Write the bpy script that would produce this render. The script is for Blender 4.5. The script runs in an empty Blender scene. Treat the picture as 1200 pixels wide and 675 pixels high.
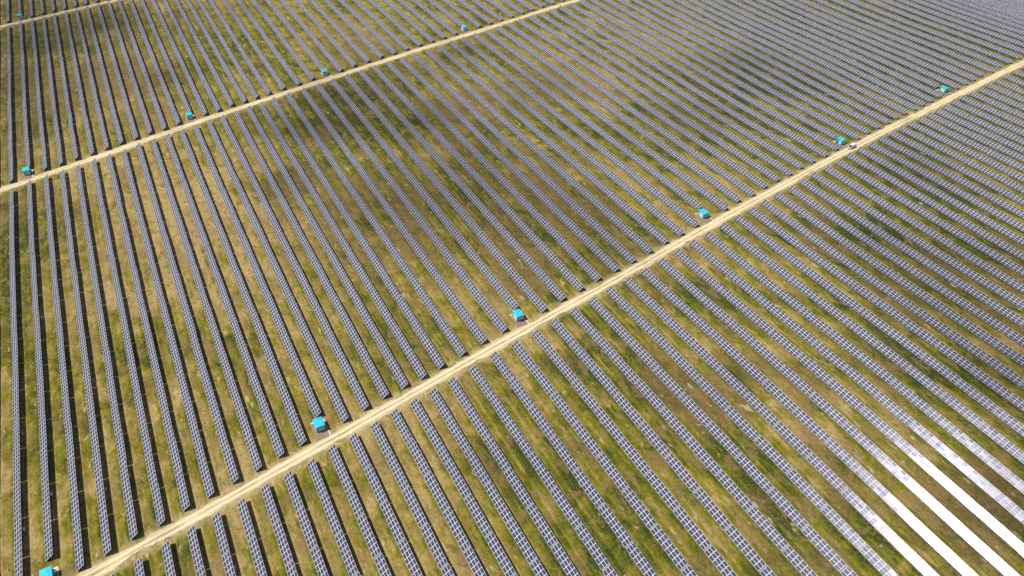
import bpy, bmesh, math, random
import numpy as np
from mathutils import Vector, Matrix, Euler

random.seed(7)
rng = np.random.default_rng(7)
SC = bpy.context.scene
COL = SC.collection
R = math.radians

# ------------------------------------------------------------------ camera
CAM_H = 198.7
F_PX, PITCH, YAW = 859.24, 0.70102, 0.48958          # focal length in px of a 1200 px wide frame
cam_d = bpy.data.cameras.new("camera")
cam_d.sensor_width = 36.0
cam_d.lens = F_PX / 1200 * 36.0
cam_d.clip_start = 1.0
cam_d.clip_end = 20000.0
cam = bpy.data.objects.new("camera", cam_d)
COL.objects.link(cam)
cam.location = (0, 0, CAM_H)
cam.rotation_euler = (math.pi / 2 - PITCH, 0, -YAW)
SC.camera = cam

# ------------------------------------------------------------------ sky, sun, exposure
SUN_DIR = Vector((-0.4738, 0.1467, 0.8683)).normalized()
elev = math.asin(SUN_DIR.z)
world = bpy.data.worlds.new("World")
SC.world = world
world.use_nodes = True
wn = world.node_tree
sky = wn.nodes.new("ShaderNodeTexSky")
sky.sky_type = 'NISHITA'
sky.sun_disc = False
sky.sun_elevation = elev
sky.sun_rotation = math.atan2(SUN_DIR.x, SUN_DIR.y)
sky.altitude = 200
sky.air_density = 1.0
sky.dust_density = 2.5
sky.ozone_density = 1.0
wn.links.new(sky.outputs[0], wn.nodes["Background"].inputs[0])
wn.nodes["Background"].inputs[1].default_value = 0.045
sun_d = bpy.data.lights.new("sun", 'SUN')
sun_d.energy = 4.8
sun_d.angle = R(0.53)
sun_d.color = (1.0, 0.96, 0.89)
sun = bpy.data.objects.new("sun", sun_d)
COL.objects.link(sun)
sun.rotation_euler = SUN_DIR.to_track_quat('Z', 'Y').to_euler()
sun.location = (-200, 60, 400)
SC.view_settings.view_transform = 'Standard'
SC.view_settings.look = 'None'
SC.view_settings.exposure = 0.06
SC.view_settings.gamma = 1.0
SC.render.engine = 'CYCLES'
SC.cycles.max_bounces = 5
SC.cycles.transparent_max_bounces = 48
SC.cycles.diffuse_bounces = 2
SC.cycles.glossy_bounces = 3
SC.cycles.use_denoising = False
SC.cycles.sample_clamp_indirect = 4.0


# ------------------------------------------------------------------ layout in metres
def hgt(x, y):
    """gentle swell of the field"""
    return 0.6 * (0.55 * np.sin(x / 31.0 + y / 95.0 + 0.6) * np.sin(y / 43.0 - x / 160.0)
            + 0.35 * np.sin(y / 24.0 + x / 70.0 + 1.3) + 0.2 * np.sin(x / 19.0 - y / 61.0))


def P3(c, x):
    return ((c[0] * x + c[1]) * x + c[2]) * x + c[3]


END_T = (-1.15277e-7, 2.28751e-5, 0.193781, 166.435)   # lower ends above the main road
END_U = (-1.10771e-7, 4.10371e-6, 0.199991, 158.493)   # upper ends below the main road
END_F = (0, -9.7191e-5, 0.265962, 412.838)             # upper ends below the second road
END_G = (0, -1.02017e-4, 0.271121, 420.846)            # lower ends above the second road
END_H = (0, 0, 0.25, 658.5)
END_I = (0, 0, 0.25, 666.6)
ROAD = {'main': tuple((a + b) / 2 for a, b in zip(END_T, END_U)),
        'second': tuple((a + b) / 2 for a, b in zip(END_F, END_G)),
        'third': tuple((a + b) / 2 for a, b in zip(END_H, END_I))}

ROW_X = {}
_xs = [-75.0, -67.1, -59.4, -51.9, -44.5, -36.7, -29.15, -21.6, -13.85, -6.1, 1.6, 9.5, 17.3, 25.1, 33.0, 41.1, 48.9,
       56.5, 64.5, 74.1, 84.1, 94.0, 104.0, 113.8, 124.0, 134.1, 144.3, 154.4, 164.3, 174.8, 185.1, 195.3, 205.3, 216.0,
       226.4, 236.6, 246.4, 256.8, 266.9, 276.9, 286.8, 296.9, 307.5, 317.6, 327.6, 337.5, 347.5, 357.5, 367.2, 377.0,
       386.4, 395.6, 404.3, 413.1, 422.9, 432.6, 442.6, 452.4, 462.0, 472.1, 483.2, 494.8, 506.3, 518.6]
for i, x in enumerate(_xs):
    ROW_X[i - 7] = x
for i in range(57, 84):                       # the far corner is planted closer
    ROW_X[i] = ROW_X[i - 1] + max(8.2, 11.6 - 0.45 * (i - 56))
ROW_X[-8] = -82.7
ROW_X[-9] = -90.4
ROW_X[-10] = -98.1
MAIN_CABINS = [-6, 5, 15, 26, 37, 48]

TILT = R(34.93)
SLOPE = 3.10            # width of a table up the slope
LOW = 0.53              # height of the low edge
MOD = 1.80              # module pitch along the row
TAB = 14.88             # table pitch along the row
COS, SIN = math.cos(TILT), math.sin(TILT)


def project(p):
    """pixel (1200 x 675) of world points, for culling and ranking only"""
    p = np.asarray(p, float) - np.array([0, 0, CAM_H])
    cy, sy, cp, sp = math.cos(YAW), math.sin(YAW), math.cos(PITCH), math.sin(PITCH)
    x = p[..., 0] * cy - p[..., 1] * sy
    y = p[..., 0] * sy + p[..., 1] * cy
    z = p[..., 2]
    zc = y * cp - z * sp
    yc = -(y * sp + z * cp)
    zc = np.where(zc < 1, 1, zc)
    return np.stack([600 + F_PX * x / zc, 337.5 + F_PX * yc / zc], -1)


# ------------------------------------------------------------------ materials
def new_mat(name):
    m = bpy.data.materials.new(name)
    m.use_nodes = True
    nt = m.node_tree
    return m, nt, nt.nodes["Principled BSDF"]


class N:
    """small helper for wiring shader nodes"""
    def __init__(self, nt):
        self.nt = nt

    def put(self, sock, v):
        if isinstance(v, bpy.types.NodeSocket):
            self.nt.links.new(v, sock)
        else:
            sock.default_value = v

    def math(self, op, a, b=None, c=None, clamp=False):
        n = self.nt.nodes.new("ShaderNodeMath")
        n.operation = op
        n.use_clamp = clamp
        for i, v in enumerate((a, b, c)):
            if v is not None:
                self.put(n.inputs[i], v)
        return n.outputs[0]

    def mix(self, f, a, b, kind='MIX'):
        n = self.nt.nodes.new("ShaderNodeMixRGB")
        n.blend_type = kind
        self.put(n.inputs[0], f)
        self.put(n.inputs[1], a)
        self.put(n.inputs[2], b)
        return n.outputs[0]

    def pos(self):
        return self.nt.nodes.new("ShaderNodeNewGeometry").outputs["Position"]

    def mapping(self, v, scale, loc=(0, 0, 0), rot=(0, 0, 0)):
        n = self.nt.nodes.new("ShaderNodeMapping")
        self.put(n.inputs[0], v)
        n.inputs["Scale"].default_value = scale
        n.inputs["Location"].default_value = loc
        n.inputs["Rotation"].default_value = rot
        return n.outputs[0]

    def noise(self, v, scale=1.0, detail=4, rough=0.55, dist=0.0):
        n = self.nt.nodes.new("ShaderNodeTexNoise")
        self.put(n.inputs["Vector"], v)
        n.inputs["Scale"].default_value = scale
        n.inputs["Detail"].default_value = detail
        n.inputs["Roughness"].default_value = rough
        n.inputs["Distortion"].default_value = dist
        return n.outputs["Fac"]

    def ramp(self, f, stops, interp='LINEAR'):
        n = self.nt.nodes.new("ShaderNodeValToRGB")
        cr = n.color_ramp
        cr.interpolation = interp
        while len(cr.elements) < len(stops):
            cr.elements.new(0.5)
        for e, (p, c) in zip(cr.elements, stops):
            e.position = p
            e.color = (*c, 1) if len(c) == 3 else c
        self.put(n.inputs[0], f)
        return n.outputs[0]

    def smooth(self, v, a, b):
        n = self.nt.nodes.new("ShaderNodeMapRange")
        n.interpolation_type = 'SMOOTHSTEP'
        self.put(n.inputs[0], v)
        n.inputs[1].default_value = a
        n.inputs[2].default_value = b
        return n.outputs[0]

    def sep(self, v):
        n = self.nt.nodes.new("ShaderNodeSeparateXYZ")
        self.put(n.inputs[0], v)
        return n.outputs

    def poly(self, c, x):
        v = self.math('MULTIPLY_ADD', x, c[0], c[1])
        v = self.math('MULTIPLY_ADD', x, v, c[2])
        return self.math('MULTIPLY_ADD', x, v, c[3])


def mat_ground():
    m, nt, bs = new_mat("grassland")
    n = N(nt)
    p = n.pos()
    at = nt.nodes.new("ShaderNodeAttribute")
    at.attribute_name = "cover_shade"
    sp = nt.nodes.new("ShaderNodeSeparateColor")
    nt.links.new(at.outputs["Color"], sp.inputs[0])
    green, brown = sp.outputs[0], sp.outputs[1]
    nL = n.noise(n.mapping(p, (1 / 38, 1 / 60, 1)), 1, 3, 0.5, 0.4)
    nM = n.noise(n.mapping(p, (1 / 7.5, 1 / 12, 1), (3, 8, 0)), 1, 5, 0.6, 0.6)
    nS = n.noise(n.mapping(p, (1 / 0.9, 1 / 4.5, 1), (1, 5, 0)), 1, 3, 0.6, 0.3)
    nT = n.noise(n.mapping(p, (1 / 1.5, 1 / 60.0, 1), (9, 2, 0)), 1, 2, 0.5)
    nF = n.noise(n.mapping(p, (1 / 0.8, 1 / 1.1, 1)), 1, 5, 0.7)
    nC = n.noise(n.mapping(p, (1 / 2.6, 1 / 3.6, 1), (4, 4, 0)), 1, 4, 0.65, 0.5)
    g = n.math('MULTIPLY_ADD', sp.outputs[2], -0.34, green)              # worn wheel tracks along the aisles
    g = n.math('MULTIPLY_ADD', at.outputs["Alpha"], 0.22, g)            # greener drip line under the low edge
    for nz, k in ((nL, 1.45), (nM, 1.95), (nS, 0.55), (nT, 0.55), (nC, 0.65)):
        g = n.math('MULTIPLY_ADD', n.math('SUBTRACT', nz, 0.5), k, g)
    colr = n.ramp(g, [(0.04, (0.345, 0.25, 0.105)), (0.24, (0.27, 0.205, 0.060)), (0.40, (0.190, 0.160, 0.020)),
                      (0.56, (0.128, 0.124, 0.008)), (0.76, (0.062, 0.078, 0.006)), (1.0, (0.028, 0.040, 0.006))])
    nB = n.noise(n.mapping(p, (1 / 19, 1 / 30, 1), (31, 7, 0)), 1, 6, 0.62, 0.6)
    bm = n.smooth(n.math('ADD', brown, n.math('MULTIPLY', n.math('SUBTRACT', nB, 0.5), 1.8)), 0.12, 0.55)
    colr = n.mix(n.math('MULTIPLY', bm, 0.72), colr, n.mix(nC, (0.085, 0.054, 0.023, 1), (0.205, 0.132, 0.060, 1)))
    # pale bare scrapes
    nP = n.noise(n.mapping(p, (1 / 2.2, 1 / 6.0, 1), (77, 3, 0)), 1, 4, 0.6, 0.15)
    bare = n.smooth(nP, 0.62, 0.70)
    colr = n.mix(n.math('MULTIPLY', bare, 0.65), colr, (0.50, 0.42, 0.27, 1))
    # dusty verge beside each road
    s = n.sep(p)
    wob = n.math('MULTIPLY', n.math('SUBTRACT', n.noise(n.mapping(p, (1 / 5, 1 / 5, 1), (5, 50, 0)), 1, 5, 0.65), 0.5), 7.5)
    verge = None
    for c in ROAD.values():
        d = n.math('ABSOLUTE', n.math('SUBTRACT', s[1], n.poly(c, s[0])))
        v = n.math('SUBTRACT', 1.0, n.smooth(n.math('ADD', d, wob), 1.6, 5.6))
        verge = v if verge is None else n.math('MAXIMUM', verge, v)
    colr = n.mix(n.math('MULTIPLY', verge, 0.85), colr, n.mix(nC, (0.36, 0.27, 0.13, 1), (0.50, 0.40, 0.22, 1)))
    nG = n.noise(n.mapping(p, (1 / 0.55, 1 / 0.9, 1), (14, 4, 0)), 1, 4, 0.75)
    tuft = n.smooth(nG, 0.51, 0.60)
    colr = n.mix(n.math('MULTIPLY', tuft, 0.24), colr, (0.355, 0.305, 0.070, 1))
    dk = n.smooth(n.noise(n.mapping(p, (1 / 2.6, 1 / 4.0, 1), (41, 9, 0)), 1, 5, 0.7, 0.5), 0.53, 0.61)
    colr = n.mix(n.math('MULTIPLY', dk, 0.42), colr, (0.052, 0.058, 0.014, 1))
    rb = n.smooth(n.noise(n.mapping(p, (1 / 5.0, 1 / 8.5, 1), (21, 60, 0)), 1, 6, 0.68, 0.7), 0.52, 0.58)
    colr = n.mix(n.math('MULTIPLY', rb, 0.55), colr, (0.225, 0.148, 0.066, 1))
    val = n.math('MULTIPLY_ADD', nF, 1.3, 0.42)
    cc = nt.nodes.new("ShaderNodeCombineColor")
    for i in range(3):
        nt.links.new(val, cc.inputs[i])
    colr = n.mix(1.0, colr, cc.outputs[0], 'MULTIPLY')
    nt.links.new(colr, bs.inputs["Base Color"])
    bs.inputs["Roughness"].default_value = 0.95
    bs.inputs["Specular IOR Level"].default_value = 0.1
    bp = nt.nodes.new("ShaderNodeBump")
    bp.inputs["Strength"].default_value = 0.8
    bp.inputs["Distance"].default_value = 0.35
    nt.links.new(n.math('ADD', nF, n.math('MULTIPLY', nC, 1.2)), bp.inputs["Height"])
    nt.links.new(bp.outputs[0], bs.inputs["Normal"])
    return m


def mat_road(name, c):
    m, nt, bs = new_mat(name)
    n = N(nt)
    p = n.pos()
    s = n.sep(p)
    d = n.math('SUBTRACT', s[1], n.poly(c, s[0]))
    nA = n.noise(n.mapping(p, (1 / 9, 1 / 3, 1), (0, 0, 0), (0, 0, 0.2)), 1, 5, 0.6)
    nF = n.noise(p, 1.1, 5, 0.7)
    base = n.ramp(nA, [(0.3, (0.50, 0.415, 0.255)), (0.7, (0.67, 0.575, 0.38))])
    ad = n.math('ABSOLUTE', n.math('ADD', d, n.math('MULTIPLY', n.math('SUBTRACT', nA, 0.5), 0.9)))
    trk = n.math('SUBTRACT', 1.0, n.smooth(n.math('ABSOLUTE', n.math('SUBTRACT', ad, 0.95)), 0.15, 0.55))
    base = n.mix(n.math('MULTIPLY', trk, 0.75), base, (0.76, 0.67, 0.46, 1))
    mid = n.math('SUBTRACT', 1.0, n.smooth(ad, 0.25, 0.6))
    nP = n.noise(n.mapping(p, (1 / 14, 1 / 14, 1), (8, 3, 0)), 1, 4, 0.6)
    base = n.mix(n.math('MULTIPLY', mid, n.smooth(nP, 0.35, 0.65)), base, (0.37, 0.30, 0.145, 1))
    base = n.mix(n.math('MULTIPLY', n.smooth(nP, 0.55, 0.68), 0.35), base, (0.40, 0.32, 0.19, 1))
    edge = n.smooth(ad, 1.5, 2.3)
    base = n.mix(n.math('MULTIPLY', edge, 0.5), base, (0.46, 0.36, 0.18, 1))
    val = n.math('MULTIPLY_ADD', nF, 0.7, 0.65)
    cc = nt.nodes.new("ShaderNodeCombineColor")
    for i in range(3):
        nt.links.new(val, cc.inputs[i])
    base = n.mix(1.0, base, cc.outputs[0], 'MULTIPLY')
    nt.links.new(base, bs.inputs["Base Color"])
    bs.inputs["Roughness"].default_value = 0.95
    bs.inputs["Specular IOR Level"].default_value = 0.1
    bp = nt.nodes.new("ShaderNodeBump")
    bp.inputs["Strength"].default_value = 0.5
    bp.inputs["Distance"].default_value = 0.1
    nt.links.new(nF, bp.inputs["Height"])
    nt.links.new(bp.outputs[0], bs.inputs["Normal"])
    return m


def mat_plain(name, col, rough=0.6, metal=0.0, spec=0.5, var=0.15, scale=1.5):
    m, nt, bs = new_mat(name)
    n = N(nt)
    tc = nt.nodes.new("ShaderNodeTexCoord")
    f = n.noise(tc.outputs["Object"], scale, 5, 0.65)
    a = tuple(c * (1 - var) for c in col) + (1,)
    b = tuple(min(1, c * (1 + var)) for c in col) + (1,)
    nt.links.new(n.mix(f, a, b), bs.inputs["Base Color"])
    bs.inputs["Roughness"].default_value = rough
    bs.inputs["Metallic"].default_value = metal
    bs.inputs["Specular IOR Level"].default_value = spec
    return m


def mat_cells():
    m, nt, bs = new_mat("solar_cells_under_glass")
    n = N(nt)
    geo = nt.nodes.new("ShaderNodeNewGeometry")
    oi = nt.nodes.new("ShaderNodeObjectInfo")
    r = n.math('FRACT', n.math('ADD', geo.outputs["Random Per Island"], oi.outputs["Random"]))
    c = n.ramp(r, [(0.0, (0.046, 0.052, 0.092)), (0.45, (0.055, 0.060, 0.106)), (0.7, (0.060, 0.054, 0.096)),
                   (0.85, (0.050, 0.060, 0.086)), (1.0, (0.064, 0.071, 0.116))])
    nt.links.new(c, bs.inputs["Base Color"])
    nt.links.new(n.math('MULTIPLY_ADD', r, 0.035, 0.172), bs.inputs["Roughness"])
    bs.inputs["IOR"].default_value = 1.5
    bs.inputs["Specular IOR Level"].default_value = 0.165          # anti-reflective glass
    bs.inputs["Specular Tint"].default_value = (0.86, 0.84, 1.0, 1)
    return m


M = {
    'ground': mat_ground(),
    'cells': mat_cells(),
    'frame': mat_plain("panel_frame_aluminium", (0.71, 0.725, 0.78), 0.5, 0.0, 0.3, 0.04),
    'steel': mat_plain("galvanised_steel", (0.27, 0.28, 0.29), 0.4, 0.0, 0.25, 0.1),
    'strip': mat_plain("grey_cover_strip", (0.28, 0.29, 0.31), 0.19, 0.0, 0.165, 0.08),
    'turq': mat_plain("turquoise_paint", (0.015, 0.46, 0.64), 0.45, 0, 0.5, 0.10, 0.8),
    'turq_roof': mat_plain("turquoise_roof_paint", (0.02, 0.53, 0.72), 0.4, 0, 0.5, 0.22, 0.9),
    'white': mat_plain("white_paint", (0.78, 0.78, 0.76), 0.45, 0, 0.5, 0.05),
    'grey': mat_plain("grey_louvre_paint", (0.76, 0.75, 0.71), 0.5, 0, 0.5, 0.08),
    'concrete': mat_plain("pale_concrete", (0.62, 0.58, 0.50), 0.9, 0, 0.2, 0.18, 1.2),
    'pad': mat_plain("brown_grey_hardstanding", (0.27, 0.185, 0.145), 0.95, 0, 0.1, 0.35, 0.7),
    'dark': mat_plain("dark_rubber", (0.025, 0.025, 0.028), 0.7, 0, 0.3, 0.1),
    'glass': mat_plain("dark_vehicle_glass", (0.012, 0.014, 0.016), 0.08, 0, 0.5, 0.05),
    'van': mat_plain("white_vehicle_paint", (0.80, 0.80, 0.79), 0.25, 0, 0.5, 0.03),
    'lamp_red': mat_plain("red_lamp_lens", (0.45, 0.02, 0.02), 0.3),
    'lamp_clear': mat_plain("clear_lamp_lens", (0.6, 0.6, 0.58), 0.15),
    'weed': mat_plain("weed_leaves", (0.11, 0.125, 0.022), 0.8, 0, 0.2, 0.45, 0.35),
    'straw': mat_plain("dry_weed_stalks", (0.33, 0.27, 0.10), 0.9, 0, 0.1, 0.35, 0.35),
}


# ------------------------------------------------------------------ mesh helpers
def mesh_np(name, verts, faces4, mats, mat_idx=None, smooth=False):
    """mesh of quads from arrays"""
    verts = np.asarray(verts, np.float32).reshape(-1, 3)
    faces4 = np.asarray(faces4, np.int32).reshape(-1, 4)
    me = bpy.data.meshes.new(name)
    me.vertices.add(len(verts))
    me.vertices.foreach_set("co", verts.ravel())
    me.loops.add(faces4.size)
    me.loops.foreach_set("vertex_index", faces4.ravel())
    me.polygons.add(len(faces4))
    me.polygons.foreach_set("loop_start", np.arange(0, faces4.size, 4, dtype=np.int32))
    me.polygons.foreach_set("loop_total", np.full(len(faces4), 4, np.int32))
    for m in mats:
        me.materials.append(m)
    if mat_idx is not None:
        me.polygons.foreach_set("material_index", np.asarray(mat_idx, np.int32))
    me.polygons.foreach_set("use_smooth", np.full(len(faces4), smooth, bool))
    me.update(calc_edges=True)
    me.validate()
    return me


def link(name, me, parent=None, loc=(0, 0, 0), rot=(0, 0, 0)):
    o = bpy.data.objects.new(name, me)
    COL.objects.link(o)
    o.location = loc
    o.rotation_euler = rot
    if parent:
        o.parent = parent
    return o


def tag(o, label=None, cat=None, group=None, kind=None):
    if label:
        o["label"] = label
    if cat:
        o["category"] = cat
    if group:
        o["group"] = group
    if kind:
        o["kind"] = kind
    return o


BOXF = np.array([(0, 3, 2, 1), (4, 5, 6, 7), (0, 1, 5, 4), (1, 2, 6, 5), (2, 3, 7, 6), (3, 0, 4, 7)])


def box_arr(cx, cy, cz, sx, sy, sz):
    x, y, z = sx / 2, sy / 2, sz / 2
    v = np.array([(-x, -y, -z), (x, -y, -z), (x, y, -z), (-x, y, -z), (-x, -y, z), (x, -y, z), (x, y, z), (-x, y, z)])
    return v + np.array([cx, cy, cz])


def bar_arr(a, b, w, h):
    """box from a to b"""
    a, b = Vector(a), Vector(b)
    d = b - a
    L = d.length
    q = d.to_track_quat('X', 'Z').to_matrix()
    v = box_arr(L / 2, 0, 0, L, w, h)
    return v @ np.array(q).T + np.array(a)


def cat(parts):
    vs, fs, o = [], [], 0
    for v in parts:
        vs.append(v)
        fs.append(BOXF + o)
        o += len(v)
    return np.concatenate(vs), np.concatenate(fs)


def boxes(name, parts, mat, bevel=0.0):
    v, f = cat(parts)
    me = mesh_np(name, v, f, [mat])
    if bevel:
        bm = bmesh.new()
        bm.from_mesh(me)
        bmesh.ops.bevel(bm, geom=bm.edges[:], offset=bevel, segments=2, affect='EDGES', profile=0.5)
        bm.to_mesh(me)
        bm.free()
    return me


def prism(name, outline, y0, y1, mat, bevel=0.0):
    """outline in (x, z) swept from y0 to y1"""
    bm = bmesh.new()
    a = [bm.verts.new((x, y0, z)) for x, z in outline]
    b = [bm.verts.new((x, y1, z)) for x, z in outline]
    bm.faces.new(a)
    bm.faces.new(b[::-1])
    k = len(outline)
    for i in range(k):
        bm.faces.new((a[i], b[i], b[(i + 1) % k], a[(i + 1) % k])[::-1])
    bmesh.ops.recalc_face_normals(bm, faces=bm.faces[:])
    if bevel:
        bmesh.ops.bevel(bm, geom=bm.edges[:], offset=bevel, segments=2, affect='EDGES', profile=0.5)
    me = bpy.data.meshes.new(name)
    bm.to_mesh(me)
    bm.free()
    me.materials.append(mat)
    return me


def disc(name, r, h, seg, mat, inner=0.0):
    """wheel-like drum, axis along Y"""
    bm = bmesh.new()
    bmesh.ops.create_cone(bm, cap_ends=True, segments=seg, radius1=r, radius2=r, depth=h)
    bmesh.ops.rotate(bm, verts=bm.verts[:], cent=(0, 0, 0), matrix=Matrix.Rotation(math.pi / 2, 3, 'X'))
    bmesh.ops.bevel(bm, geom=[e for e in bm.edges if len(e.link_faces) == 2 and any(len(f.verts) > 4 for f in e.link_faces)],
                    offset=min(r, h) * 0.18, segments=2, affect='EDGES')
    me = bpy.data.meshes.new(name)
    bm.to_mesh(me)
    bm.free()
    me.materials.append(mat)
    return me


# ------------------------------------------------------------------ ground
COVER_SHADE = [(38, 166, 40, 9, -0.22, 0), (92, 172, 30, 9, -0.2, 0), (50, 140, 9, 12, -0.22, 0), (150, 190, 40, 8, -0.15, 0), (-20, 170, 40, 9, -0.12, 0), (95, 104, 26, 12, 0.06, -0.12), (118, 92, 18, 14, 0.06, -0.12), (-82, 300, 10, 40, 0.2, -0.1), (62, 480, 30, 40, 0.12, -0.1), (190, 330, 30, 25, 0.08, -0.05), (-70, 513, 29, 117, 0.28, 0.1), (-22, 508, 39, 48, -0.05, 0.35), (54, 521, 42, 69, 0.12, 0), (82, 394, 35, 37, 0.25, 0), (124, 410, 25, 25, 0.3, 0.05), (136, 477, 28, 38, -0.05, 0.3), (0, 318, 42, 55, -0.42, 0), (-20, 394, 32, 24, -0.25, 0), (-59, 337, 19, 31, 0.18, 0), (-73, 310, 9, 33, 0.25, 0), (76, 289, 36, 46, 0.05, 0.18), (55, 335, 21, 21, 0.2, 0.15), (158, 245, 39, 38, 0.04, 0.2), (122, 237, 19, 16, 0.22, 0.25), (238, 377, 30, 45, -0.2, 0.3), (338, 423, 35, 60, -0.25, 0.1), (160, 365, 20, 38, -0.02, 0.3), (258, 313, 32, 28, 0.1, 0), (-61, 269, 21, 28, 0.05, 0), (-35, 241, 10, 8, 0.3, 0), (-52, 224, 19, 18, 0.0, 0), (37, 211, 32, 25, 0.02, 0.05), (-65, 180, 17, 17, -0.12, 0), (-19, 155, 13, 10, -0.2, 0.05), (42, 137, 13, 17, -0.15, 0), (14, 148, 9, 11, 0.12, 0), (67, 131, 11, 14, 0.33, 0.1), (88, 98, 26, 17, 0.05, -0.2), (108, 162, 13, 11, 0.25, 0), (107, 173, 7, 6, -0.3, 0), (136, 135, 12, 11, 0.3, 0.15), (143, 120, 15, 14, -0.05, 0.35), (134, 88, 13, 17, 0.12, 0), (187, 115, 20, 15, 0.08, 0.1), (221, 97, 13, 20, 0.33, 0), (168, 77, 16, 15, 0.12, 0.15), (189, 48, 13, 17, 0.22, 0.25), (303, 160, 39, 33, 0.3, 0), (261, 182, 16, 25, 0.15, 0.1), (279, 123, 23, 21, 0.05, 0.15), (239, 120, 16, 9, -0.05, 0.25), (353, 315, 65, 59, 0.28, 0), (500, 318, 68, 61, 0.32, 0), (119, 208, 17, 14, 0.05, 0.25), (61, 159, 10, 10, -0.2, 0), (30, 159, 9, 6, -0.25, 0), (1, 159, 11, 4, -0.2, 0), (96, 120, 11, 9, 0.15, -0.05), (172, 155, 16, 18, 0.15, 0.1), (1, 450, 24, 40, -0.1, 0.1), (-71, 412, 11, 24, -0.15, 0), (78, 230, 20, 19, 0.05, 0), (26, 257, 17, 20, 0.0, 0), (-6, 234, 16, 17, 0.05, 0)]  # green, tan and brown patches; some darker ones also paint in cloud shade


def cover_shade_at(x, y):
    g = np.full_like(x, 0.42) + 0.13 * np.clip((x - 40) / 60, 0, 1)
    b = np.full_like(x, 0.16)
    for bx, by, rx, ry, dg, db in COVER_SHADE:
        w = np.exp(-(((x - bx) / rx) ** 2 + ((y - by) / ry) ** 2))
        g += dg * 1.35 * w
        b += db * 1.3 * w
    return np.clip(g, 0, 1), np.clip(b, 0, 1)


def axis(lo, hi, step):
    core = np.arange(lo, hi + step, step)
    left, right = [lo], [hi + step]
    s = step
    while left[-1] > -6000:
        s *= 1.5
        left.append(left[-1] - s)
    s = step
    while right[-1] < 6000:
        s *= 1.5
        right.append(right[-1] + s)
    return np.concatenate([np.array(left[:0:-1]), core, np.array(right[1:])])


def build_ground():
    ys = axis(-30, 800, 4.0)
    cols = []                                          # (x, wheel track, drip line): columns follow the rows
    rr = sorted(ROW_X)
    for r in rr[:-1]:
        x, pitch = ROW_X[r], ROW_X[r + 1] - ROW_X[r]
        cols += [(x - 1.3, 0, 0), (x - 0.5, 0, 1), (x + 0.5, 0, .3), (x + 2.9, 0, 0), (x + 3.7, 1, 0), (x + 4.5, 0.1, 0)]
        if pitch > 9:
            cols += [(x + 5.4, 0.1, 0), (x + 6.2, 0.8, 0), (x + 7.0, 0, 0)]
    side = axis(ROW_X[rr[0]] - 8, ROW_X[rr[-1]] + 8, 4.0)
    cols = [(x, 0, 0) for x in side if x < cols[0][0] - 1] + cols + [(x, 0, 0) for x in side if x > cols[-1][0] + 1]
    xs = np.array([c[0] for c in cols])
    X, Y = np.meshgrid(xs, ys, indexing='ij')
    Z = hgt(X, Y)
    nx, ny = X.shape
    idx = np.arange(nx * ny).reshape(nx, ny)
    f = np.stack([idx[:-1, :-1], idx[1:, :-1], idx[1:, 1:], idx[:-1, 1:]], -1).reshape(-1, 4)
    me = mesh_np("ground", np.stack([X, Y, Z], -1), f, [M['ground']], smooth=True)
    g, b = cover_shade_at(X.ravel(), Y.ravel())
    ca = me.color_attributes.new("cover_shade", 'FLOAT_COLOR', 'POINT')
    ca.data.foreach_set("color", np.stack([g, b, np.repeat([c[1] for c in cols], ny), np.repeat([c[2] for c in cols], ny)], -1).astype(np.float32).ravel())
    tag(link("ground", me), kind="structure")


def build_road(name, c, half, x0, x1, mat):
    xs = np.arange(x0, x1, 1.0)
    slope = np.gradient(P3(c, xs), xs)
    nx_, ny_ = -slope / np.hypot(1, slope), 1 / np.hypot(1, slope)
    cols = np.array([-1, -0.72, -0.36, 0, 0.36, 0.72, 1])
    j1 = np.convolve(rng.normal(0, 0.55, len(xs)), np.ones(4) / 4, 'same') + np.convolve(rng.normal(0, 1.4, len(xs)), np.ones(15) / 15, 'same')
    j2 = np.convolve(rng.normal(0, 0.55, len(xs)), np.ones(4) / 4, 'same') + np.convolve(rng.normal(0, 1.4, len(xs)), np.ones(15) / 15, 'same')
    V = []
    for k, t in enumerate(cols):
        w = half + (j1 if t < 0 else j2) * abs(t)
        X = xs + nx_ * w * t
        Y = P3(c, xs) + ny_ * w * t
        Z = hgt(X, Y) + 0.02 + 0.03 * (1 - t * t)
        V.append(np.stack([X, Y, Z], -1))
    V = np.stack(V, 1)
    n_, m_ = V.shape[:2]
    idx = np.arange(n_ * m_).reshape(n_, m_)
    f = np.stack([idx[:-1, :-1], idx[1:, :-1], idx[1:, 1:], idx[:-1, 1:]], -1).reshape(-1, 4)
    me = mesh_np(name, V, f, [mat], smooth=True)
    tag(link(name, me), kind="structure")


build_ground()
build_road("dirt_road", ROAD['main'], 2.15, -170, 720, mat_road("pale_dirt_main", ROAD['main']))
build_road("dirt_road", ROAD['second'], 2.3, -170, 560, mat_road("pale_dirt_second", ROAD['second']))
build_road("dirt_road", ROAD['third'], 2.3, -170, 260, mat_road("pale_dirt_third", ROAD['third']))

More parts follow.
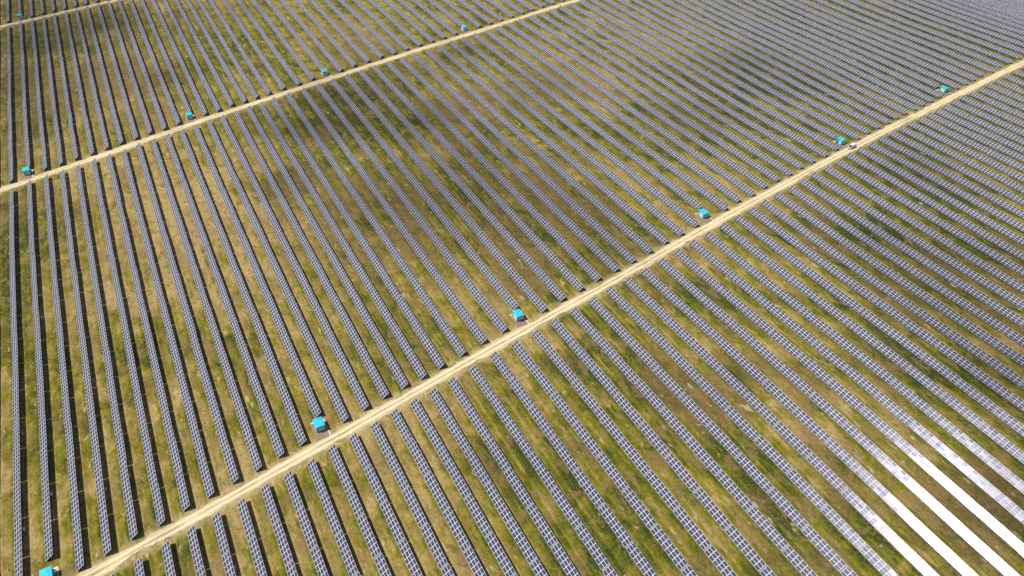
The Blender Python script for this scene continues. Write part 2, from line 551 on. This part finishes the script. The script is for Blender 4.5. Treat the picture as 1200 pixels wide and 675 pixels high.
# ------------------------------------------------------------------ thin cumulus added out of view, to shade the field and brighten panels
def mat_cloud():
    m, nt, bs = new_mat("thin_cloud")
    n = N(nt)
    geo = nt.nodes.new("ShaderNodeNewGeometry")
    dot = nt.nodes.new("ShaderNodeVectorMath")
    dot.operation = 'DOT_PRODUCT'
    nt.links.new(geo.outputs["Normal"], dot.inputs[0])
    nt.links.new(geo.outputs["Incoming"], dot.inputs[1])
    f = n.math('POWER', n.math('ABSOLUTE', dot.outputs["Value"]), 1.6)
    tr = nt.nodes.new("ShaderNodeBsdfTransparent")
    df = nt.nodes.new("ShaderNodeBsdfDiffuse")
    tl = nt.nodes.new("ShaderNodeBsdfTranslucent")
    df.inputs[0].default_value = tl.inputs[0].default_value = (0.95, 0.95, 0.95, 1)
    m1, m2 = nt.nodes.new("ShaderNodeMixShader"), nt.nodes.new("ShaderNodeMixShader")
    m1.inputs[0].default_value = 0.6
    nt.links.new(df.outputs[0], m1.inputs[1])
    nt.links.new(tl.outputs[0], m1.inputs[2])
    nt.links.new(n.math('MULTIPLY', f, 0.046), m2.inputs[0])
    nt.links.new(tr.outputs[0], m2.inputs[1])
    nt.links.new(m1.outputs[0], m2.inputs[2])
    nt.links.new(m2.outputs[0], nt.nodes["Material Output"].inputs[0])
    return m


M['cloud'] = mat_cloud()
CLOUD_Z = 1100.0


def build_cloud(gx, gy, rx, ry, puffs, seed):
    """a loose heap of thin puffs; (gx, gy) is where the sun drops its shade"""
    g = np.random.default_rng(seed)
    c = np.array([gx, gy, 0]) + np.array(SUN_DIR) * (CLOUD_Z / SUN_DIR.z)
    bm = bmesh.new()
    for k in range(puffs):
        a, q = g.uniform(0, 6.283), g.uniform(0, 1) ** 0.6
        r = g.uniform(0.28, 0.6) * min(rx, ry) * (1.15 - 0.5 * q)
        mt = (Matrix.Translation((c[0] + math.cos(a) * q * rx * 0.85, c[1] + math.sin(a) * q * ry * 0.85, c[2] + g.uniform(-0.1, 0.35) * r))
              @ Matrix.Diagonal((r * g.uniform(0.9, 1.3), r * g.uniform(0.9, 1.3), r * 0.6, 1)))
        bmesh.ops.create_icosphere(bm, subdivisions=2, radius=1, matrix=mt)
    for f in bm.faces:
        f.smooth = True
    me = bpy.data.meshes.new("cloud")
    bm.to_mesh(me)
    bm.free()
    me.materials.append(M['cloud'])
    tag(link("cloud", me), kind="structure")


for i, cl in enumerate([(110, 402, 66, 62, 30), (120, 292, 84, 76, 19), (152, 226, 44, 34, 13), (-60, 640, 85, 100, 54), (-62, 515, 40, 85, 34),
                        (285, 130, 62, 48, 24), (244, 80, 38, 36, 16), (205, 365, 44, 40, 13), (68, 127, 24, 20, 8), (262, 286, 44, 38, 12),
                        (-5, 505, 40, 45, 14), (185, 440, 46, 40, 12), (40, 590, 60, 50, 16), (340, 185, 50, 36, 11), (198, 48, 22, 22, 8), (350, 330, 60, 50, 12),
                        (150, 120, 20, 16, 6), (48, 340, 30, 34, 8),
                        (1255, 950, 260, 180, 110), (1005, 1150, 240, 180, 110), (930, 660, 150, 130, 60)]):
    build_cloud(*cl, seed=100 + i)

# ------------------------------------------------------------------ solar tables
GAPU = 0.022                       # gap between modules up the slope
PW = (SLOPE - 2 * GAPU) / 3        # module size up the slope
PL = MOD - 0.025                   # module size along the row
TH = 0.04
BX, BY = 0.056, 0.076              # aluminium frame and white margin of a module


def panel_arrays():
    """one module lying flat, top at z = TH; frame ring and glass share no vertices' height exactly"""
    x, y = PW / 2, PL / 2
    xi, yi = x - BX, y - BY
    v = [(-x, -y, 0), (x, -y, 0), (x, y, 0), (-x, y, 0),
         (-x, -y, TH), (x, -y, TH), (x, y, TH), (-x, y, TH),
         (-xi, -yi, TH), (xi, -yi, TH), (xi, yi, TH), (-xi, yi, TH),
         (-xi, -yi, TH - 0.004), (xi, -yi, TH - 0.004), (xi, yi, TH - 0.004), (-xi, yi, TH - 0.004)]
    f = [(0, 3, 2, 1), (0, 1, 5, 4), (1, 2, 6, 5), (2, 3, 7, 6), (3, 0, 4, 7),
         (4, 5, 9, 8), (5, 6, 10, 9), (6, 7, 11, 10), (7, 4, 8, 11),
         (8, 9, 13, 12), (9, 10, 14, 13), (10, 11, 15, 14), (11, 8, 12, 15),
         (12, 13, 14, 15)]
    mi = [0] * 13 + [1]
    return np.array(v), np.array(f), np.array(mi)


PV, PF, PM = panel_arrays()
ME_PANEL = mesh_np("solar_panel", PV, PF, [M['frame'], M['cells']], PM)


def slope_pt(u, y, off=0.0):
    """table space: u up the slope from the low edge, origin on the ground under the table's middle"""
    return (-SLOPE * COS / 2 + u * COS - off * SIN, y, LOW + u * SIN + off * COS)


def support_arrays(nm):
    L = nm * MOD
    ps = []
    for u in (0.45, 1.2, 1.9, 2.65):                   # rails along the row under the modules
        ps.append(bar_arr(slope_pt(u, -L / 2 + 0.05, -0.05), slope_pt(u, L / 2 - 0.05, -0.05), 0.06, 0.06))
    for e in (-1, 1):                                  # end channels that close the gap to the next table
        ps.append(bar_arr(slope_pt(0.02, e * (L / 2 + 0.09), -0.02), slope_pt(SLOPE - 0.02, e * (L / 2 + 0.09), -0.02), 0.15, 0.05))
    k = max(2, round(L / 3.7))
    for i in range(k):
        y = -L / 2 + L * (i + 0.5) / k
        ps.append(bar_arr(slope_pt(0.2, y, -0.13), slope_pt(2.9, y, -0.13), 0.07, 0.09))
        a, b = slope_pt(0.7, y, -0.18), slope_pt(2.45, y, -0.18)
        ps.append(box_arr(a[0], y, a[2] / 2 - 0.3, 0.09, 0.09, a[2] + 0.6))
        ps.append(box_arr(b[0], y, b[2] / 2 - 0.3, 0.09, 0.09, b[2] + 0.6))
        ps.append(bar_arr((b[0], y + 0.07, 0.35), slope_pt(1.3, y + 0.07, -0.17), 0.05, 0.05))
    return cat(ps)


SUP = {nm: support_arrays(nm) for nm in range(2, 9)}
SUP_M = {nm: np.where((np.arange(len(SUP[nm][1])) // 6 == 4) | (np.arange(len(SUP[nm][1])) // 6 == 5), 1, 0) for nm in SUP}
ME_SUP = {nm: mesh_np("support_frame", *SUP[nm], [M['steel'], M['strip']], SUP_M[nm]) for nm in SUP}


def panel_slots(nm):
    out = []
    for j in range(nm):
        for i in range(3):
            u = PW / 2 + i * (PW + GAPU)
            out.append((i, j, slope_pt(u, (j + 0.5 - nm / 2) * MOD)))
    return out


# every table of the field: (row, block, order from road, y centre, modules)
tables = []
for r in sorted(ROW_X):
    x = ROW_X[r]
    t0, u0, f0, g0 = (P3(c, x) for c in (END_T, END_U, END_F, END_G))
    h0, i0 = P3(END_H, x), P3(END_I, x)
    if r in MAIN_CABINS:
        t0 += 8.2
    if r in MAIN_CABINS[:4]:
        g0 += 8.2
    if r == -6:
        i0 += 8.2
    jit = lambda: random.uniform(-0.5, 0.5)
    for blk, a, b, sg in (('below', u0 + jit(), -60, -1), ('above', t0 + jit(), f0, 1), ('upper', g0 + jit(), h0, 1), ('top', i0 + jit(), i0 + 120, 1)):
        Ltot = abs(b - a)
        nfull = int(Ltot // TAB)
        for k in range(nfull):
            tables.append((r, blk, k + 1, a + sg * (k * TAB + 4 * MOD), 8))
        nm = int((Ltot - nfull * TAB) // MOD)
        if nm >= 2 and blk in ('above', 'upper'):
            tables.append((r, blk, nfull + 1, a + sg * (nfull * TAB + nm * MOD / 2), nm))


def poly_clip_area(P):
    pts = [tuple(p) for p in P]
    for ax, lim, sgn in ((0, 0, 1), (0, 1200, -1), (1, 0, 1), (1, 675, -1)):
        out = []
        for a, b in zip(pts, pts[1:] + pts[:1]):
            ia, ib = (a[ax] - lim) * sgn >= 0, (b[ax] - lim) * sgn >= 0
            if ia:
                out.append(a)
            if ia != ib:
                t = (lim - a[ax]) / (b[ax] - a[ax])
                out.append((a[0] + t * (b[0] - a[0]), a[1] + t * (b[1] - a[1])))
        pts = out
        if len(pts) < 3:
            return 0.0
    s = 0.0
    for a, b in zip(pts, pts[1:] + pts[:1]):
        s += a[0] * b[1] - b[0] * a[1]
    return abs(s) / 2


placed = []
for (r, blk, k, y, nm) in tables:
    x = ROW_X[r] + SLOPE * COS / 2
    L = nm * MOD
    z0 = float(hgt(x, y))
    pit = math.atan2(float(hgt(x, y + L / 2) - hgt(x, y - L / 2)), L)
    corners = [(x - 1.27, y - L / 2, z0 + LOW), (x + 1.27, y - L / 2, z0 + 2.3), (x + 1.27, y + L / 2, z0 + 2.3), (x - 1.27, y + L / 2, z0 + LOW)]
    q = project(corners)
    if q[:, 0].max() < -70 or q[:, 0].min() > 1270 or q[:, 1].max() < -40 or q[:, 1].min() > 735:
        continue
    loc = (x + rng.normal(0, 0.05), y, z0 + rng.normal(0, 0.03))
    rot = (pit + rng.normal(0, 0.002), rng.normal(0, R(0.28)), rng.normal(0, 0.0015))
    placed.append(dict(r=r, blk=blk, k=k, nm=nm, loc=loc, rot=rot, area=poly_clip_area(q)))
placed.sort(key=lambda d: -d['area'])
near, rest = placed[:300], placed[300:]

ORD = ['', 'first', 'second', 'third', 'fourth', 'fifth', 'sixth', 'seventh', 'eighth', 'ninth', 'tenth', 'eleventh', 'twelfth',
       'thirteenth', 'fourteenth', 'fifteenth', 'sixteenth', 'seventeenth', 'eighteenth', 'nineteenth', 'twentieth']
NUM = ['', 'one row', 'two rows', 'three rows', 'four rows', 'five rows', 'six rows', 'seven rows', 'eight rows']


def table_label(d):
    i = min(range(6), key=lambda q: abs(MAIN_CABINS[q] - d['r']))
    dr = d['r'] - MAIN_CABINS[i]
    where = f"{NUM[abs(dr)]} {'right' if dr > 0 else 'left'} of" if dr else "in line with"
    k = d['k']
    return f"blue solar table {ORD[k]} {d['blk']} the main road, {where} its {ORD[i + 1]} cabin"


for d in near:
    root = link("solar_table", None, None, d['loc'], d['rot'])
    root.empty_display_size = 0.5
    tag(root, table_label(d), "solar table", "solar tables standing in long parallel rows")
    link("support_frame", ME_SUP[d['nm']], root)
    for (i, j, p) in panel_slots(d['nm']):
        link("solar_panel", ME_PANEL, root, p, (rng.normal(0, 0.0045), -TILT + rng.normal(0, 0.004), 0))
    if d['k'] == 2 and d['r'] % 3 != 1:
        link("combiner_box", boxes("combiner_box", [box_arr(0, 0, 0, 0.3, 0.9, 0.75)], M['white'], 0.03), root, (1.5, 1.8, 1.15))


def build_rest():
    """all the farther tables as real modules and frames in one mesh"""
    vs, fs, ms, o = [], [], [], 0
    Ry = np.array(Euler((0, -TILT, 0)).to_matrix())
    base = {}
    for nm in range(2, 9):
        slots = panel_slots(nm)
        pv = np.concatenate([PV @ Ry.T + np.array(p) for _, _, p in slots])
        pf = np.concatenate([PF + len(PV) * q for q in range(len(slots))])
        pm = np.tile(PM, len(slots))
        sv, sf = SUP[nm]
        base[nm] = (np.concatenate([pv, sv]), np.concatenate([pf, sf + len(pv)]), np.concatenate([pm, SUP_M[nm] + 2]))
    for d in rest:
        v, f, m = base[d['nm']]
        A = np.array(Euler(d['rot']).to_matrix())
        vs.append(v @ A.T + np.array(d['loc']))
        fs.append(f + o)
        ms.append(m)
        o += len(v)
    me = mesh_np("solar_table_field", np.concatenate(vs), np.concatenate(fs), [M['frame'], M['cells'], M['steel'], M['strip']], np.concatenate(ms))
    tag(link("solar_table_field", me), "farther blue solar tables in rows filling the rest of the field", "solar tables",
        "solar tables standing in long parallel rows", "stuff")


build_rest()


# ------------------------------------------------------------------ transformer cabins
def make_cabin():
    root = link("transformer_cabin", None)
    W_, D_, H_ = 3.0, 4.0, 2.4                     # x, y, height; front faces the road (-y)
    z0 = 0.28
    link("plinth", boxes("plinth", [box_arr(0, 0, 0.0, W_ - 0.24, D_ - 0.24, 0.56)], M['concrete'], 0.02), root)
    link("wall", boxes("wall", [box_arr(0, 0, z0 + H_ / 2, W_, D_, H_)], M['turq'], 0.03), root)
    rf = link("roof", prism("roof", [(-1.62, 0), (1.62, 0), (1.62, 0.12), (0, 0.27), (-1.62, 0.12)], -2.15, 2.15, M['turq_roof'], 0.02),
              root, (0, 0, z0 + H_ + 0.003))
    for sx in (-1.1, 1.1):
        for sy in (-1.6, 1.6):
            link("lifting_lug", boxes("lifting_lug", [box_arr(0, 0, 0, 0.12, 0.12, 0.14)], M['white'], 0.01), rf, (sx, sy, 0.215))
    link("roof_vent", disc("roof_vent", 0.16, 0.22, 14, M['grey']), rf, (0.55, -0.5, 0.32), (math.pi / 2, 0, 0))
    # louvred panel in the front wall
    fp = link("louvre_panel", boxes("louvre_panel", [box_arr(0, 0, 0, 2.1, 0.05, 1.75)], M['grey'], 0.01), root, (0.2, -D_ / 2 - 0.026, z0 + 1.15))
    sl = [bar_arr((-0.98, -0.045, z), (0.98, -0.045, z), 0.06, 0.03) for z in np.linspace(-0.75, 0.75, 11)]
    link("louvre_slats", boxes("louvre_slats", sl, M['grey']), fp)
    # pair of white doors in the left wall
    for sy in (-0.62, 0.62):
        dr = link("door", boxes("door", [box_arr(0, 0, 0, 0.06, 1.2, 2.05)], M['white'], 0.012), root, (-W_ / 2 - 0.031, sy - 0.25, z0 + 1.12))
        link("handle", boxes("handle", [box_arr(0, 0, 0, 0.05, 0.05, 0.28)], M['dark'], 0.008), dr, (-0.055, -0.42 if sy > 0 else 0.42, 0))
        link("louvre_slats", boxes("louvre_slats", [bar_arr((-0.04, -0.4, z), (-0.04, 0.4, z), 0.03, 0.05) for z in np.linspace(-0.8, -0.35, 5)], M['white']), dr)
    # cable box on the right wall
    link("cable_box", boxes("cable_box", [box_arr(0, 0, 0, 0.34, 0.9, 1.3)], M['white'], 0.015), root, (W_ / 2 + 0.172, 1.2, z0 + 0.75))
    return root


def copy_tree(o, parent=None):
    c = o.copy()
    COL.objects.link(c)
    c.parent = parent
    for ch in list(o.children):
        copy_tree(ch, c)
    return c


CABINS = [  # row, x offset of the middle, which road's ends, label
    (-6, -66.5, END_T, "turquoise transformer cabin cut off by the photo's bottom edge, lowest along the main road"),
    (5, 17.7, END_T, "turquoise transformer cabin on the main road, second one up from the bottom edge"),
    (15, 104.1, END_T, "turquoise transformer cabin on the main road, third up, nearest the photo's middle"),
    (26, 215.3, END_T, "turquoise transformer cabin on the main road, fourth up, next below the white van's cabin"),
    (37, 327.2, END_T, "turquoise transformer cabin right beside the parked white van on the main road"),
    (48, 433.6, END_T, "turquoise transformer cabin farthest up the main road, near the photo's right edge"),
    (-6, -66.5, END_G, "turquoise transformer cabin on the second road, nearest the photo's left edge"),
    (5, 17.9, END_G, "turquoise transformer cabin on the second road, second one from the left"),
    (15, 104.6, END_G, "turquoise transformer cabin on the second road, third one from the left"),
    (26, 216.0, END_G, "turquoise transformer cabin on the second road, farthest right, close to the top edge"),
    (-6, -65.6, END_I, "small far turquoise transformer cabin alone on the topmost road, in the upper left corner"),
]
proto = make_cabin()
for i, (r, cx, endc, label) in enumerate(CABINS):
    front = P3(endc, cx) + ((0.2 if r == -6 else 1.4) if endc is END_T else 1.6)
    o = proto if i == 0 else copy_tree(proto)
    cy = front + 2.0
    z = float(hgt(cx, cy))
    o.location = (cx, cy, z)
    tag(o, label, "transformer cabin", "turquoise transformer cabins along the roads")
    if r == 37:
        for ch in o.children:
            if ch.name.startswith("door") and ch.location.y > 0:
                ch.location = (-1.56 - 0.6, 1.0, ch.location.z)
                ch.rotation_euler = (0, 0, R(-82))
                ch["label"] = "white door swung open from the cabin's left wall"

    # hardstanding and pale concrete kerb path, draped on the ground
    def slab(name, pts_x, pts_y, lift, mat):
        X, Y = np.meshgrid(pts_x, pts_y, indexing='ij')
        Z = hgt(X, Y) + lift
        nx, ny = X.shape
        idx = np.arange(nx * ny).reshape(nx, ny)
        top = np.stack([idx[:-1, :-1], idx[1:, :-1], idx[1:, 1:], idx[:-1, 1:]], -1).reshape(-1, 4)
        V = np.stack([X, Y, Z], -1).reshape(-1, 3)
        V2 = V - np.array([0, 0, lift + 0.15])
        ring = np.concatenate([idx[:, 0], idx[-1, 1:], idx[-2::-1, -1], idx[0, -2:0:-1]])
        nv = nx * ny
        side = np.stack([ring, ring + nv, np.roll(ring, -1) + nv, np.roll(ring, -1)], -1)
        me = mesh_np(name, np.concatenate([V, V2]), np.concatenate([top, side]), [mat])
        tag(link(name, me), kind="structure")

    slab("pavement", np.linspace(cx - 2.6, cx + 1.92, 5), np.linspace(front - 2.9, front + 4.35, 6), 0.07, M['pad'])
    slab("path", np.linspace(cx + 1.95, cx + 2.42, 2), np.linspace(front - 3.4, front + 4.6, 6), 0.10, M['concrete'])
    slab("path", np.linspace(cx - 2.3, cx + 2.42, 5), np.linspace(front + 4.603, front + 5.3, 2), 0.10, M['concrete'])


# ------------------------------------------------------------------ white van on the main road
def make_van():
    root = link("passenger_van", None)
    # x forward, y left, z up; front at +x
    out = [(-2.55, 0.42), (-2.58, 0.95), (-2.5, 1.95), (-2.3, 2.12), (0.9, 2.14), (1.25, 2.02), (1.95, 1.22), (2.5, 1.02), (2.62, 0.8), (2.62, 0.42)]
    link("body", prism("body", out, -0.97, 0.97, M['van'], 0.06), root)
    for s in (-1, 1):
        w = [box_arr(-1.75, 0, 1.5, 1.05, 0.03, 0.5), box_arr(-0.6, 0, 1.5, 1.1, 0.03, 0.5)]
        link("side_window", boxes("side_window", w, M['glass']), root, (0, s * 0.985, 0))
        link("cab_window", prism("cab_window", [(0.1, 1.25), (1.55, 1.25), (1.1, 1.78), (0.1, 1.78)], -0.015, 0.015, M['glass']), root, (0, s * 0.985, 0))
        link("sill_trim", boxes("sill_trim", [box_arr(0, 0, 0, 2.2, 0.03, 0.16)], M['dark']), root, (0, s * 0.985, 0.5))
        link("mirror", boxes("mirror", [box_arr(0, 0, 0, 0.12, 0.22, 0.26)], M['dark'], 0.02), root, (1.5, s * 1.08, 1.32))
        link("headlight", boxes("headlight", [box_arr(0, 0, 0, 0.08, 0.4, 0.2)], M['lamp_clear'], 0.02), root, (2.6, s * 0.68, 0.82))
        link("tail_light", boxes("tail_light", [box_arr(0, 0, 0, 0.06, 0.16, 0.5)], M['lamp_red'], 0.015), root, (-2.585, s * 0.82, 1.15))
        for x in (-1.6, 1.65):
            wh = link("wheel", disc("tyre", 0.34, 0.24, 24, M['dark']), root, (x, s * 0.88, 0.34))
            link("rim", disc("rim", 0.2, 0.05, 18, M['steel']), wh, (0, s * 0.115, 0))
    link("windscreen", boxes("windscreen", [box_arr(0, 0, 0, 0.95, 1.7, 0.03)], M['glass']), root, (1.632, 0, 1.66), (0, R(49), 0))
    link("rear_window", boxes("rear_window", [box_arr(0, 0, 0, 0.03, 1.5, 0.55)], M['glass']), root, (-2.56, 0, 1.55), (0, R(4.5), 0))
    link("bonnet", boxes("bonnet", [box_arr(0, 0, 0, 0.5, 1.6, 0.03)], M['dark'], 0.01), root, (2.22, 0, 1.14), (0, R(20), 0))
    link("bumper", boxes("bumper", [box_arr(2.62, 0, 0.48, 0.14, 1.9, 0.22), box_arr(-2.6, 0, 0.48, 0.14, 1.9, 0.22)], M['dark'], 0.03), root)
    return root


van = make_van()
vx, vy = 328.7, 225.0
van.location = (vx, vy, float(hgt(vx, vy)) + 0.05)
van.rotation_euler = (0, 0, math.pi + math.atan(0.175))
tag(van, "white passenger van with dark windows parked on the dirt road beside a turquoise cabin", "van")


# ------------------------------------------------------------------ weeds
def weeds(name, count, mat, label, seed, smin, smax, greenwise):
    g = np.random.default_rng(seed)
    xs, ys = g.uniform(-90, 420, count * 6), g.uniform(20, 520, count * 6)
    q = project(np.stack([xs, ys, np.zeros_like(xs)], -1))
    gr, br = cover_shade_at(xs, ys)
    nearroad = np.min([np.abs(ys - P3(c, xs)) for c in ROAD.values()], axis=0)
    keep = (q[:, 0] > -30) & (q[:, 0] < 1230) & (q[:, 1] > -20) & (q[:, 1] < 700) & (nearroad > 3.0)
    pw = gr if greenwise else 1 - gr
    keep &= g.uniform(0, 1, len(xs)) < pw ** 1.5
    xs, ys = xs[keep][:count], ys[keep][:count]
    V, F, o = [], [], 0
    for x, y in zip(xs, ys):
        s = g.uniform(smin, smax)
        z = float(hgt(x, y))
        n = 5
        a0 = g.uniform(0, 6.28)
        for k in range(n):                                   # five leaning leaf blades round a centre
            a = a0 + k * 6.283 / n + g.normal(0, 0.3)
            l, h, w = s * g.uniform(0.5, 1), s * g.uniform(0.25, 0.6), s * 0.28
            ca, sa = math.cos(a), math.sin(a)
            px, py = -sa * w, ca * w
            V += [(x + ca * 0.03, y + sa * 0.03, z), (x + ca * l * .5 + px, y + sa * l * .5 + py, z + h * .8),
                  (x + ca * l, y + sa * l, z + h * 0.55), (x + ca * l * .5 - px, y + sa * l * .5 - py, z + h * .8)]
            F.append((o, o + 1, o + 2, o + 3))
            o += 4
    me = mesh_np(name, V, F, [mat])
    tag(link(name, me), label, "weeds", None, "stuff")


weeds("green_weeds", 6000, M['weed'], "low green weed clumps growing between the table rows", 3, 0.15, 0.5, True)
weeds("dry_weeds", 4000, M['straw'], "dry straw coloured weed clumps scattered over the bare ground", 5, 0.15, 0.5, False)


# ------------------------------------------------------------------ thin summer haze round the camera and the field
hm = bpy.data.materials.new("haze_air")
hm.use_nodes = True
hn = hm.node_tree
hn.nodes.remove(hn.nodes["Principled BSDF"])
pv = hn.nodes.new("ShaderNodeVolumePrincipled")
pv.inputs["Color"].default_value = (0.93, 0.95, 1.0, 1)
pv.inputs["Density"].default_value = 0.00006
pv.inputs["Anisotropy"].default_value = 0.2
hn.links.new(pv.outputs[0], hn.nodes["Material Output"].inputs["Volume"])
XR = 9500.0
hz = link("haze", boxes("haze", [box_arr(0, 0, (CAM_H + 6 - 4) / 2, 2 * XR, 2 * XR, CAM_H + 6 + 4)], hm))
tag(hz, "thin pale haze over the whole field", None, None, "stuff")
bpy.context.view_layer.update()
